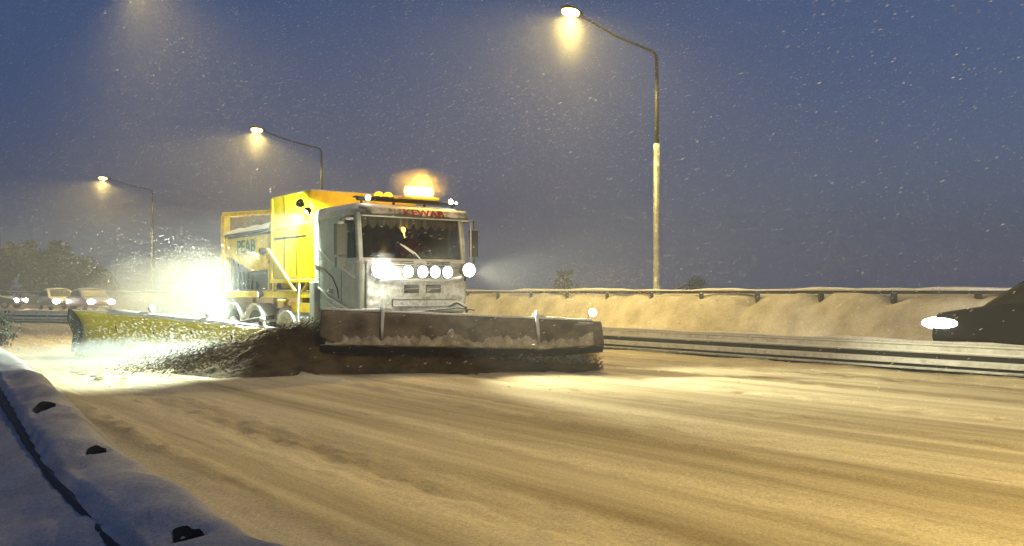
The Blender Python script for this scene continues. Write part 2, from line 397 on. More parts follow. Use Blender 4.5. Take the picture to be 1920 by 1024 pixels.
# ------------------------------------------------------------------ street lamps
SOD = (1.0, .72, .20)
def spot(name, loc, to, power, colr, size, blend, radius, parent=None):
    l = bpy.data.lights.new(name, 'SPOT'); l.energy = power; l.color = colr; l.spot_size = R(size); l.spot_blend = blend; l.shadow_soft_size = radius
    o = bpy.data.objects.new(name, l); col.objects.link(o); o.location = loc
    d = (Vector(to)-Vector(loc)); o.rotation_euler = d.to_track_quat('-Z', 'Y').to_euler()
    if parent: o.parent = parent
    return o
def lamp_post(base, toward, H, arm, label, power, aim=(0,0), size=150, blend=.35, group='street lamps along the far side of the road'):
    """base Vector; toward unit Vector the arm points to"""
    t = empty('street_lamp', base, math.atan2(toward.y, toward.x))        # local +x = toward the road
    zt = H-.75
    MB().lathe([(.16,-1.0),(.16,.5),(.115,.52),(.105,3.0),(.10,zt*.68)], n=16).build('pole', M['pole'] if base.y < 35 else M['arm'], t, smooth=True)  # far poles take darker steel to tone down the lamplight on them
    MB().tube([(0,0,zt*.68),(0,0,zt-.25)], [.075,.055], n=12).build('upper_pole', M['arm'], t, smooth=True)
    MB().tube([(0,0,zt-.25),(.04,0,zt-.08),(.16,0,zt+.02),(arm*.5,0,zt+.22),(arm,0,H-.12)], [.055,.05,.045,.038,.035], n=10).build('arm', M['arm'], t, smooth=True)
    hd = MB(); hx = arm
    def ring(x, w, zlo, zhi, k=12): return [(hx+x, w*math.cos(a), (zlo+zhi)/2+(zhi-zlo)/2*math.sin(a)) for a in [2*math.pi*i/k for i in range(k)]]
    hd.loft([ring(-.12,.05,H-.16,H-.07), ring(.0,.10,H-.15,H-.0), ring(.25,.17,H-.10,H+.07), ring(.5,.16,H-.07,H+.08), ring(.68,.06,H-.03,H+.04)])
    h = hd.build('luminaire', M['arm'], t, smooth=True)
    MB().ball((hx+.34,0,H-.10), .32,.19,.13).build('lamp_glass', M['sodium'], h, smooth=True)
    spot('lamp_light', (hx+.36, 0, H-.24), (hx+.36+aim[0], aim[1], 0), power, SOD, size, blend, .12, t)
    tag(t, label, 'street lamp', group); return t
to_road = -N
LP = [((4.6,29.5),9.75,'street lamp with grey pole rising above the far guardrail, nearest and largest'),
      ((-10.25,49.9),9.85,'middle street lamp glowing above the yellow truck'),
      ((-27.6,71.3),10.0,'distant street lamp at the left, smaller than the one over the truck'),
      ((-53.0,96.0),10.3,'faintest street lamp glowing at the left edge of the photo')]
for (xy, H, lab) in LP: lamp_post(Vector((xy[0], xy[1], 0)), to_road, H, 3.25, lab, 5200, aim=(1.5,0), size=165)
for (xy, H, lab), nm in zip(LP[:3], ('nearest', 'middle', 'distant left')):
    LAMPPUFF = globals().setdefault('PUFFS', []); LAMPPUFF.append((Vector((xy[0], xy[1], 0)) + to_road*3.6 + Vector((0,0,H-.95)), nm))
# near-side row: the glow at the top left comes from this one, its lantern just above the frame
lamp_post(Vector((-15.0, 21.6, -.5)), N, 10.9, 5.6, 'near side street lamp glowing at the top left edge of the photo', 5200, aim=(4,0), size=135, blend=1.0)
lamp_post(Vector((2.1, 1.0, -.5)), N, 10.6, 4.2, 'near side street lamp beside the camera, right of the view', 4300, aim=(5.5,6), size=108, blend=.4)
# next lamp of the near-side row and of the far-side row, beside the camera on the right
lamp_post(Vector((20.2, 8.0, 0)), to_road, 10.1, 2.35, 'street lamp beyond the right edge of the view', 3900, aim=(4.0,5), size=130)

# ------------------------------------------------------------------ the plough truck (local: x to the right, y to the rear, z up; front at y=0)
truck = empty('snow_plow_truck', (-1.86, 18.0, 0), TH)
tag(truck, 'grey-green snow plough truck with yellow salt spreader body and snow covered ploughs', 'truck')
TM = Matrix.Translation((-1.86,18,0)) @ Matrix.Rotation(TH, 4, 'Z')
def rrect(w, yf, yr, z, r=.14, k=4, wf=None):
    wf = wf or w; pts = []
    for cx, cy, a0 in ((wf-r, yf+r, -90), (w-.06, yr-.06, 0), (-w+.06, yr-.06, 90), (-wf+r, yf+r, 180)):
        rr = r if a0 in (-90, 180) else .06
        for i in range(k+1):
            a = R(a0+90*i/k); pts.append((cx+rr*math.cos(a), cy+rr*math.sin(a), z))
    return pts
m = MB(); m.loft([rrect(1.18,.06,1.95,.95), rrect(1.22,.02,1.95,1.05), rrect(1.24,.0,1.95,1.5), rrect(1.24,.0,1.95,1.95), rrect(1.23,.04,1.95,2.05)])
cab = m.build('cab', M['cab'], truck, smooth=False, bevel=.01)
m = MB(); m.loft([rrect(1.22,.17,1.97,2.86), rrect(1.23,.16,1.98,2.90), rrect(1.22,.19,1.97,3.0), rrect(1.15,.28,1.9,3.09), rrect(.95,.5,1.7,3.13)])
m.build('roof', M['cab'], cab, smooth=True)
m = MB()
for sx in (-1, 1):
    m.bar((sx*1.16,.10,2.0), (sx*1.15,.22,2.9), .11, .10)
    m.box(sx*1.14, sx*1.235, .62, .72, 2.04, 2.88); m.box(sx*1.16, sx*1.235, .72, 1.95, 2.03, 2.88)
m.box(-1.16,1.16,1.88,1.95,2.03,2.88)
m.build('pillar', M['cab'], cab, bevel=.02)
MB().grid(12, 6, lambda a, b: (-1.12+2.24*a, .085-.05*math.sin(math.pi*a)+.13*b, 2.04+.83*b)).build('windscreen', M['glass'], cab, smooth=True)
for sx in (-1, 1):
    MB().add([(sx*1.225,.15,2.04),(sx*1.225,.62,2.04),(sx*1.215,.62,2.86),(sx*1.215,.25,2.86)], [(0,1,2,3)]).build('side_window', M['glass2'], cab)
# interior
m = MB(); m.box(-1.1,1.1,.30,.62,2.0,2.10); m.tube([(.55+.22*math.cos(a), .72+.05*math.sin(a), 2.16+.2*math.sin(a)) for a in [2*math.pi*i/20 for i in range(21)]], .016, n=6); m.build('dashboard', M['black'], cab, bevel=.01)
for sx in (-.55, .55):
    m = MB(); m.box(sx-.26, sx+.26, 1.22, 1.36, 1.95, 2.62); m.box(sx-.14, sx+.14, 1.24, 1.34, 2.62, 2.80); m.box(sx-.27, sx+.27, .85, 1.25, 1.90, 2.03)
    m.build('seat', M['seat'], cab, bevel=.04)
m = MB(); nsc = 11
def cur(a, b):
    x = -1.1+2.2*a; ph = (a*nsc) % 1.0; drop = .10+.12*math.sin(math.pi*ph)
    return (x, .275+.015*math.sin(a*nsc*2*math.pi*2), 2.85-b*drop)
m.grid(133, 4, cur); m.build('curtain', M['curtain'], cab, smooth=True)
m = MB(); m.ball((-.13,.26,2.62), .045,.04,.055); m.tube([(-.13,.26,2.6),(-.10,.26,2.46)], [.02,.006], n=8); m.build('cab_lamp', emit('amber_reading_lamp', (1,.62,.10), 9), cab, smooth=True)
# wiper, visor, name
m = MB(); m.tube([(.08,-.02,1.84),(.12,-.03,2.0),(-.02,.01,2.16),(-.26,.04,2.30)], .014, n=6); m.tube([(-.34,.03,2.33),(-.05,.0,2.14)], .010, n=6); m.build('wiper', M['white'], cab)
m = MB(); m.grid(16, 5, lambda a, b: (-1.2+2.4*a, -.02-.05*math.sin(math.pi*a)+.20*(1-b)*0+.10*b, 2.84+.19*b)); visor = m.build('sun_visor', M['visor'], cab, smooth=True, solid=.025)
MB().box(-1.2,1.2,-.055,-.0,2.825,2.845).build('visor_trim', M['white'], visor, bevel=.005)
def text_mesh(name, body, size, fn, mat, parent, extrude=.006, xs=1.0):
    cu = bpy.data.curves.new(name+"_c", 'FONT'); cu.body = body; cu.size = size; cu.extrude = extrude; cu.offset = size*.018
    to = bpy.data.objects.new(name+"_t", cu); col.objects.link(to); bpy.context.view_layer.update()
    me = bpy.data.meshes.new_from_object(to.evaluated_get(bpy.context.evaluated_depsgraph_get()))
    bpy.data.objects.remove(to)
    for v in me.vertices: v.co = fn(v.co.x*xs, v.co.y, v.co.z)
    me.materials.clear(); me.materials.append(mat); me.update()
    o = bpy.data.objects.new(name, me); col.objects.link(o); o.parent = parent; return o
text_mesh('lettering', 'KEWAB', .185, lambda x, y, z: (-.33+x, -.098-z+.09*(y/.19)+.006*0-.01, 2.868+y), M['red_letter'], visor, xs=1.45)
# front face
m = MB()
def frontpanel(a, b):
    x = -1.1+2.2*a; z = 1.02+.98*b
    return (x, -.035-.045*math.sin(math.pi*a)**.5+.012*fz(x, z), z)
def fz(x, z): return mnoise.noise(Vector((x*4, z*6, 2)))+.5*mnoise.noise(Vector((x*11, z*14, 5)))
m.grid(70, 34, frontpanel); front = m.build('front_panel', M['cab_front'], cab, smooth=True, solid=.02)
m = MB()
for z in (1.90,1.945,1.98):
    for x0, x1 in ((-.62,-.12),(.18,.72)): m.box(x0, x1, -.105, -.07, z, z+.018)
m.box(-.75,.95,-.10,-.075,1.875,1.885); m.build('grille_slot', M['black'], front)
m = MB()
for x0, x1 in ((-.32,0.0),(.16,.50)):
    m.box(x0, x1, -.112, -.07, 1.39, 1.545)
m.build('grille_opening', M['black'], front, bevel=.005)
m = MB()
for x0 in (-.32,.16):
    m.bar((x0+.01,-.115,1.46), (x0+.30,-.115,1.475), .012, .008)
m.build('grille_bar', M['snow'], front)
m = MB(); m.tube([(-1.05,-.12,1.74),(-.85,-.2,1.66),(-.4,-.24,1.64),(.5,-.24,1.64),(.85,-.2,1.68),(1.12,-.12,1.78)], .032, n=10); m.build('light_bar_tube', M['white'], front, smooth=True)
for i, x in enumerate((-.34,-.02,.26,.545)):
    b = MB().lathe([(.0,.14),(.07,.13),(.118,.05),(.132,.0),(.136,-.02),(.122,-.022),(.12,-.01),(0,-.005)], (x,-.27,1.79), (0,1,0), 26)
    hsg = b.build('spotlight', M['black'], cab, smooth=True)
    MB().lathe([(.117,0),(.10,-.02),(.06,-.033),(.001,-.038)], (x,-.28,1.79), (0,1,0), 26).build('lens', M['spot'], hsg, smooth=True)
for x, s in ((-.92,1.15),(1.06,.85)):
    b = MB(); b.lathe([(.0,.2),(.10,.17),(.15,.05),(.165,-.02),(.15,-.03)], (x,-.22,1.84), (0,1,0), 24); b.tube([(x,-.12,1.62),(x,-.15,1.76)], .025)
    hsg = b.build('headlight', M['black'], cab, smooth=True)
    MB().ball((x,-.27,1.84), .155*s,.07,.155*s, 20, 12).build('lens', M['headlight'], hsg, smooth=True)
m = MB(); m.box(-1.2,1.2,-.12,.05,.62,.98); m.box(-.62,.85,-.15,-.12,1.12,1.26); m.box(-1.22,-.7,-.08,.3,.98,1.1); bump = m.build('bumper', M['cab_front'], cab, bevel=.03)
m = MB()
m.box(-.62,.85,-.156,-.15,1.25,1.262); m.box(-.62,-.60,-.156,-.15,1.13,1.25); m.build('plate_frame', M['black'], bump)
# side details (viewer's left side, x=-1.24)
m = MB()
m.box(-1.246,-1.243,.70,.712,1.0,2.85); m.box(-1.246,-1.243,1.66,1.675,1.0,2.85); m.build('door_seam', M['black'], cab)
m = MB(); m.tube([(-1.25,1.86,2.36),(-1.255,1.2,2.02),(-1.255,.55,1.82),(-1.25,.12,1.66)], .016, n=6); m.tube([(-1.25,1.86,1.55),(-1.255,1.2,1.30),(-1.255,.5,1.10),(-1.25,.1,1.0)], .018, n=6); m.tube([(-1.25,1.35,1.22),(-1.255,.7,1.02)], .012, n=6)
m.build('body_trim', M['white'], cab, smooth=True)
m = MB(); m.tube([(-1.252,1.86,1.95),(-1.255,1.45,1.86),(-1.255,1.05,1.68),(-1.255,.85,1.45),(-1.255,.80,1.28)], .012, n=6); m.build('side_stripe', M['stripe'], cab, smooth=True)
m = MB(); m.box(-1.30,-1.25,1.05,1.22,1.38,1.42); m.tube([(-1.25,1.05,1.44),(-1.30,1.10,1.46),(-1.30,1.2,1.42),(-1.25,1.24,1.40)], .014, n=6); m.build('door_handle', M['chrome'], cab, bevel=.005)
for k, (sx, y0) in enumerate(((-1, .30), (1, .0))):
    m = MB(); x0 = sx*1.24
    if sx < 0:
        m.tube([(x0,.5,2.80),(x0-.12,.25,2.84),(x0-.22,.28,2.78),(x0-.22,.3,2.05)], .018, n=8); m.box(x0-.33,x0-.12,.24,.36,2.10,2.68); m.box(x0-.32,x0-.13,.25,.35,1.86,2.06)
    else:
        m.tube([(x0-.05,.2,2.82),(x0+.12,.02,2.84),(x0+.14,0,2.4),(x0+.13,0,2.0),(x0+.0,.1,1.92)], .02, n=8); m.box(x0+.06,x0+.22,-.01,.10,2.12,2.66)
    mir = m.build('mirror', M['dark_steel'] if sx > 0 else M['visor'], cab, bevel=.02)
    m = MB(); 
    if sx < 0: m.ball((x0-.1,.18,2.78),.09,.07,.03); m.ball((x0-.26,.22,2.70),.06,.05,.03)
    else: m.box(x0+.02,x0+.04,-.03,-.01,2.0,2.8)
    m.build('snow_patch', M['snow'], mir, smooth=True)
# roof bar and beacons
m = MB(); m.tube([(-1.1,.35,3.18),(1.15,.35,3.18)], .03, n=8)
for x in (-1.0,-.3,.4,1.05): m.bar((x,.35,3.05),(x,.35,3.18),.04,.04)
m.box(-1.15,1.15,.28,.42,3.20,3.225); m.build('roof_bar', M['black'], cab, bevel=.005)
lb = MB().box(-.12,.68,.22,.50,3.225,3.29); lb = lb.build('beacon_bar', M['yellow'], cab, bevel=.02)
m = MB(); m.loft([rrect(.40,-.13,.15,z, .12) for z in (0,.03)]); 
m = MB(); m.tube([(-.02,.36,3.40),(.0,.36,3.40),(.56,.36,3.40),(.58,.36,3.40)], [.06,.095,.095,.06], n=16); m.build('lamp_dome', M['amber'], lb, smooth=True)
for x in (-.62,-.42):
    bc = MB().box(x-.09,x+.09,.28,.46,3.225,3.25).build('beacon', M['black'], cab)
    MB().ball((x,.36,3.27), .09,.09,.075).build('lamp_dome', M['amber_dim'], bc, smooth=True)
for x, z in ((-.95,3.19),(.92,3.22),(1.05,3.20)):
    r_ = .055 if x < 1 else .025
    MB().ball((x,.18,z), r_,.03,r_).build('marker_lamp', M['small_lamp'], cab, smooth=True)
# fender, step, wheel function
def wheel(x, y, r=.52, w=.32):
    sx = -1 if x < 0 else 1; c = (x, y, r)
    t = MB().lathe([(r*.55,-w/2),(r*.92,-w/2),(r,-w/2+.05),(r,w/2-.05),(r*.92,w/2),(r*.55,w/2)], c, (1,0,0), 30).build('wheel', M['rubber'], truck, smooth=False, bevel=.01)
    MB().lathe([(.02,0),(.10,0),(.12,-.04),(.17,-.05),(.2,-.0),(r*.56,.0),(r*.58,.03),(.3,.06),(.01,.06)], (x+sx*(w/2-.03), y, r), (sx,0,0), 24).build('rim', M['galv'], t, smooth=True)
for y in (1.35,):
    for x in (-1.05,1.05): wheel(x, y)
for y in (5.15,6.5):
    for x in (-1.05,1.05): wheel(x, y)
m = MB(); m.box(-1.34,-1.12,1.72,1.95,.55,1.62); m.build('step_panel', M['cab'], truck, bevel=.03)
MB().box(-1.5,-1.1,1.70,2.0,.46,.54).build('step', M['white'], truck, bevel=.01)
for y in (5.15,6.5,3.3):
    if y > 4: arc = [(y+.62*math.cos(a), .52+.62*math.sin(a)) for a in [R(20+14*i) for i in range(11)]]
    else: arc = [(y+.5*math.cos(a), .5+.5*math.sin(a)) for a in [R(30+15*i) for i in range(9)]]
    for sx in (-1, 1):
        m = MB(); m.grid(len(arc), 2, lambda a, b: (sx*(.85+.42*b), arc[round(a*(len(arc)-1))][0], arc[round(a*(len(arc)-1))][1])); m.build('mudguard', M['white'], truck, smooth=True, solid=.02)
# chassis
m = MB()
for sx in (-.42,.42): m.box(sx-.05, sx+.05, .6, 7.4, .75, 1.02)
for y in (2.3,3.6,5.8,7.3): m.box(-.37,.37,y,y+.1,.78,.98)
for y in (1.35,5.15,6.5): m.bar((-1,y,.52),(1,y,.52),.14,.14)
for y in (1.35,5.15,6.5):
    for sx in (-.42,.42): m.box(sx-.04,sx+.04,y-.05,y+.05,.55,.77)
m.build('chassis', M['dark_steel'], truck, bevel=.01)
m = MB(); m.tube([(-.95,2.2,.85),(-.95,2.25,.85),(-.95,3.9,.85),(-.95,3.95,.85)], [.2,.26,.26,.2], n=18); m.bar((-.95,2.6,.9),(-.4,2.6,.9),.05,.3); m.bar((-.95,3.5,.9),(-.4,3.5,.9),.05,.3); m.build('fuel_tank', M['galv'], truck, smooth=True)
m = MB(); m.box(-1.22,-1.15,2.0,3.1,.98,1.18); m.box(-1.15,-.47,2.0,3.05,.98,1.02); m.build('side_box', M['yellow_old'], truck, bevel=.01)
# spreader body: front bin
body = MB().box(-1.25,1.25,2.06,4.1,1.68,3.50)
body = body.build('spreader_body', M['yellow'], truck, bevel=.03)
m = MB()
for y in (2.75,3.4): m.box(-1.256,-1.25,y-.012,y+.012,1.75,3.44)
m.box(-1.258,-1.25,2.25,4.1,2.545,2.585); m.build('panel_seam', M['black'], body)
m = MB(); m.box(-1.29,1.29,2.03,4.12,1.60,1.678); m.box(-1.275,-1.252,2.06,2.16,1.68,3.46); m.box(-1.275,-1.252,4.0,4.1,1.68,3.46); m.box(-1.272,-1.2525,2.17,3.99,2.76,2.84); m.build('body_flange', M['yellow'], body, bevel=.01)
# subframe
m = MB(); m.box(-1.24,-1.12,2.05,7.35,1.28,1.42); m.box(1.12,1.24,2.05,7.35,1.28,1.42)
for y in (2.1,4.15,5.8,7.2): m.box(-1.12,1.12,y,y+.1,1.29,1.41)
for sx in (-.42,.42):
    for y in (2.2,4.2,5.85,7.2): m.box(sx-.045,sx+.045,y,y+.08,1.02,1.29)
m.build('subframe', M['yellow'], truck, bevel=.012)
for p0, p1, w0, h0 in (((-1.2,2.3,1.60),(-1.2,2.55,1.42),.06,.07), ((-1.30,4.2,2.35),(-1.27,2.75,1.40),.05,.07), ((-1.2,4.05,1.60),(-1.2,4.05,1.42),.08,.08),
                       ((-1.2,4.35,1.42),(-1.2,4.35,2.10),.05,.05), ((-1.2,2.85,1.6),(-1.2,2.85,1.42),.05,.05), ((1.2,4.05,1.6),(1.2,4.05,1.42),.08,.08), ((1.2,2.3,1.6),(1.2,2.3,1.42),.08,.08)):
    MB().bar(p0, p1, w0, h0).build('brace', M['yellow'], truck, bevel=.008)
MB().lathe([(.02,-.05),(.09,-.04),(.11,0),(.09,.03),(.02,.05)], (-1.24,4.35,2.14), (1,0,0), 16).build('valve_cap', M['yellow_old'], truck, smooth=True)
MB().lathe([(.02,-.03),(.13,-.02),(.13,.02),(.02,.03)], (-1.22,3.55,1.22), (0,0,1), 18).build('valve_cap', M['yellow_old'], truck, smooth=True)
MB().tube([(-1.27,2.55,1.62),(-1.31,2.52,1.3),(-1.36,2.42,.9),(-1.42,2.25,.55)], .018, n=8).build('hose', M['white'], truck, smooth=True)
m = MB()  # rear hopper: side outline in y,z extruded over the width, sloping to the conveyor
prof = [(4.12,2.78),(7.05,2.72),(7.0,2.28),(6.6,2.22),(4.9,1.50),(4.12,1.48)]
m.prism(prof, lambda y, z: (-1.22+max(0, 2.2-z)*.55, y, z), lambda y, z: (1.22-max(0, 2.2-z)*.55, y, z)); hop = m.build('hopper', M['yellow_old'], truck, bevel=.01)
m = MB(); m.prism([(4.12,2.86),(4.12,3.16),(7.1,3.28),(7.1,2.80)], lambda y, z: (-1.10,y,z), lambda y, z: (1.10,y,z)); m.build('tarpaulin', M['tarp'], hop, bevel=.03)
m = MB(); m.bar((-1.17,4.12,3.20),(-1.17,7.32,3.34),.10,.08); m.bar((1.17,4.12,3.20),(1.17,7.32,3.34),.10,.08); m.box(-1.24,-1.08,7.1,7.35,1.3,3.30); m.box(1.08,1.24,7.1,7.35,1.3,3.30); m.box(-1.12,1.12,7.2,7.32,3.26,3.35); m.box(-1.08,1.08,7.12,7.3,2.2,2.4); m.build('hopper_frame', M['yellow_old'], hop, bevel=.015)
m = MB()
def ledge(a, b):
    y = 4.12+2.9*a; ang = b*math.pi; h = .10+.05*mnoise.noise(Vector((y*2,1,1)))+.05*(1-a)
    return (-1.20-.12*math.cos(ang)*1.0+.02, y, 2.80+h*math.sin(ang)+(1-a)*.02)
m.grid(40, 9, ledge); m.build('snow_ledge', M['snow'], hop, smooth=True)
MB().box(-1.228,-1.22,4.14,6.95,2.70,2.755).build('shadow_gap', M['black'], hop)
MB().box(-1.235,-1.221,4.14,6.7,2.28,2.68).build('name_board', M['yellow_old'], hop, bevel=.004)
text_mesh('lettering', 'PEAB', .42, lambda x, y, z: (-1.240+z*.5, 6.25-x, 2.335+y), M['green_letter'], hop, xs=1.25)
m = MB(); m.box(-1.05,1.05,4.5,7.05,1.46,1.9); 
for k in range(6): m.bar((-1.08,6.9-.3*k,2.2-.11*k),(-1.08,6.9-.3*k,1.46),.03,.05)
m.build('conveyor', M['black'], truck, bevel=.01)
MB().lathe([(.02,-.03),(.06,-.03),(.07,0),(.06,.03),(.01,.035)], (-1.28,7.2,1.95), (0,-1,0), 14).build('marker_lamp', M['small_lamp'], truck, smooth=True)
# work lamps at the rear corner of the cab
def worklamp(loc, to, power, size, rad=.05, colr=(.86,1,.80), vis=True):
    d = (Vector(to)-Vector(loc)).normalized()
    h = MB().lathe([(.0,-.12),(.05,-.11),(.085,-.03),(.09,0)], loc, tuple(d), 18).build('work_lamp', M['black'], truck, smooth=True)
    MB().lathe([(.086,-.01),(.06,.0),(.001,.004)], loc, tuple(d), 18).build('lens', M['small_lamp'], h, smooth=True)
    spot('work_light', Vector(loc)+d*.05, to, power, colr, size, .5, rad, truck)
worklamp((-1.62,1.75,3.15), (-1.25,2.9,2.3), 520, 130)
worklamp((-1.50,1.72,3.0), (-5.2,2.2,0), 4800, 84)
worklamp((-1.36,4.6,1.35), (-6.0,6.0,.6), 420, 100)
worklamp((-1.40,4.3,2.30), (-3.4,8.6,.8), 3400, 70)
spot('truck_headlight', (-.9,-.36,1.84), (1.8,-12.5,0), 3800, (1,.97,.64), 54, .7, .08, truck)
spot('truck_headlight', (1.06,-.36,1.84), (4.6,-12.0,0), 3000, (1,.97,.64), 58, .7, .08, truck)

# ---- front plough
def plow_pt(a, up, fwd):        # a 0..1 from the viewer's left end to the right end, in truck-local coords
    L = Vector((-2.13+.0, -2.42, 0)); Rr = Vector((2.17, -2.86-.0, 0))
    # world ends: left (-3.37,16.5) right (1.56,17.0)
    return L
TI = TM.inverted()
PL = TI @ Vector((-3.37,16.5,0)); PR = TI @ Vector((1.60,16.95,0))
pd = (PR-PL).normalized(); pf = Vector((pd.y, -pd.x, 0))       # forward (toward the camera)
if pf.y > 0: pf = -pf
def pp(a, f, z): v = PL.lerp(PR, a) + pf*f; return (v.x, v.y, z)
def top(a): return 1.08-.22*a
m = MB()
def mold(a, b):     # concave moldboard from cutting edge up under the flap
    h = top(a)-.10; z = .06+(h-.06)*b; f = .10+.30*(2*b-1)**2*.8 - .22 + (.28*b*b) - .10*(1-a)*(1-b)
    return pp(a, f-.30, z)
m.grid(40, 14, mold); fplow = m.build('front_plow', M['mold'], truck, smooth=True, solid=.02)
m = MB()
def flap(a, b):     # snow-caked rubber deflector hanging forward over the board
    h = top(a); drop = (.60-.10*a)
    w = .02*math.sin(a*23)+.03*mnoise.noise(Vector((a*9,b*2,3)))
    end = .18*max(0, (.06-a)/.06)
    return pp(a, .10+.33*math.sin(b*1.45)+w*b, h-drop*b**1.15+end*b*.9+.10*b*max(0,(a-.8)/.2))
m.grid(90, 12, flap); fl = m.build('deflector_flap', M['flap'], fplow, smooth=True, solid=.025)
m = MB()
def skirt(a, b): return pp(a, .40-.12*b+.015*math.sin(a*60), top(a)-(.60-.10*a)+.10*max(0,(a-.8)/.2)-.13*b+.02*mnoise.noise(Vector((a*20,0,b))))
m.grid(90, 4, skirt); m.build('rubber_edge', M['rubber'], fplow, smooth=True, solid=.02)
m = MB()
def crust(a, b):    # lumpy snow lying on the lower lip of the flap
    t = .02+.94*a; h = top(t)-(.60-.10*t)+.10*max(0,(t-.8)/.2); ang = b*math.pi
    r = .05+.085*(mnoise.noise(Vector((t*12,0,1)))+.3)+.04*mnoise.noise(Vector((t*45,3,1)))+.02*mnoise.noise(Vector((t*110,b*3,1)))
    r = max(.012, r)*(1.0 if t > .08 else .5)
    return pp(t, .45-.05*b+.035*math.sin(ang), h+.02+r*2.0*(b)-.02*math.sin(ang))
m.grid(220, 8, crust); m.build('snow_crust', M['crust'], fplow, smooth=True, solid=.03)
m = MB(); m.tube([pp(a, .07, top(a)+.012+.008*math.sin(a*40)) for a in np.linspace(0,.97,60)], .036, n=8); m.build('top_rail', M['snow'], fplow, smooth=True)
for a in (.215,.765):
    m = MB(); p0 = pp(a,-.15,top(a)-.25); m.tube([p0, pp(a,-.02,top(a)+.08), pp(a,.08,top(a)+.13), pp(a,.2,top(a)+.02), pp(a,.40,top(a)-.25), pp(a,.46,top(a)-.45)], [.03,.035,.035,.035,.028,.02], n=8)
    m.bar(pp(a-.012,.02,top(a)+.06), pp(a+.03,.02,top(a)+.03), .05,.08)
    m.build('bracket', M['galv'], fplow, smooth=True)
m = MB(); pw = pp(.975,.0,top(.97)+.16); m.tube([pp(.955,.0,top(.97)-.1), pp(.957,.0,top(.97)+.12), pw], .012, n=6); m.build('marker_rod', M['black'], fplow)
MB().ball(pw, .075).build('marker_lamp', emit('pale_marker', (1,1,.75), 4), fplow, smooth=True)
m = MB()
for k in range(9): 
    a0 = .90+.012*k*0+random.random()*.05; z0 = top(.95)-.02-.035*k
    m.bar(pp(a0,.18+.02*k,z0), pp(a0+.05+.04*random.random(),.16+.02*k,z0-.02*random.random()), .03, .02)
m.build('hinge_stack', M['galv'], fplow)
m = MB(); m.bar(pp(.1,-.35,.5), pp(.9,-.35,.42), .12,.16); 
for a in (.3,.5,.7): m.bar(pp(a,-.35,.46), (PL.lerp(PR,a).x*.5, -.15, .7), .1,.12)
for a in (.12,.3,.5,.7,.88): m.bar(pp(a,-.38,.15), pp(a,-.12,top(a)-.12), .04,.08)
m.build('push_frame', M['dark_steel'], fplow, bevel=.01)
m = MB(); m.box(-.75,.75,-.75,-.15,.86,.98); m.tube([(.55,-.3,1.12),(.62,-.5,1.2),(.75,-.6,1.12),(.85,-.5,1.02)], .03, n=8); m.tube([(-.6,-.3,1.0),(.6,-.55,1.1),(1.1,-.4,1.05)], .02, n=6); m.build('plow_mount', M['dark_steel'], fplow, bevel=.01)

# ---- side plough (world ends: attached (-4.9,18.4), outer (-9.4,20.0))
SL = TI @ Vector((-9.4,20.1,0)); SR = TI @ Vector((-4.75,18.3,0)); sd = (SR-SL).normalized(); sf = Vector((sd.y,-sd.x,0))
if sf.y > 0: sf = -sf
def sp(a, f, z): v = SL.lerp(SR, a) + sf*f; return (v.x, v.y, z)
stp = lambda a: 1.02-.34*a
m = MB(); m.grid(30, 12, lambda a, b: sp(a+.02*(1-b), .30*(2*b-1)**2-.1, .05+(stp(a)-.05)*b)); splow = m.build('side_plow', M['lime'], truck, smooth=True, solid=.02)
m = MB(); m.tube([sp(a, .16, stp(a)+.05) for a in np.linspace(.2,.86,10)], .055, n=10); m.tube([sp(.86,.16,stp(.86)+.05), sp(1.06,.14,stp(1.0)-.0)], .025, n=8); m.build('top_bar', M['white'], splow, smooth=True)
m = MB(); m.prism([(-.30,.35),(-.02,1.03),(.25,1.05),(.28,.8),(.12,.5),(.18,.12),(-.1,.1)], lambda f, z: sp(-.005,f,z), lambda f, z: sp(.012,f,z)); m.build('end_plate', M['black'], splow, bevel=.01)
for a, r_ in ((.44,.075),(.73,.07),(.99,.06)):
    m = MB(); m.tube([sp(a,.16,stp(a)+.05), sp(a-.005,.16,stp(a)+.16)], .03, n=8); hsg = m.build('marker_stem', M['white'], splow)
    MB().ball(sp(a-.008,.16,stp(a)+.19), r_).build('marker_lamp', M['white'], hsg, smooth=True)
m = MB(); m.bar(sp(.4,-.3,.5), sp(.95,-.3,.45), .1,.12); m.bar(sp(.5,-.3,.5), (-1.0,4.6,.85), .09,.1); m.bar(sp(.95,-.3,.5), (-1.0,2.9,.7), .09,.1)
for a in (.2,.4,.6,.8,.95): m.bar(sp(a,-.25,.2), sp(a,.0,stp(a)-.08), .04,.06)
m.build('support_arm', M['dark_steel'], splow, bevel=.01)

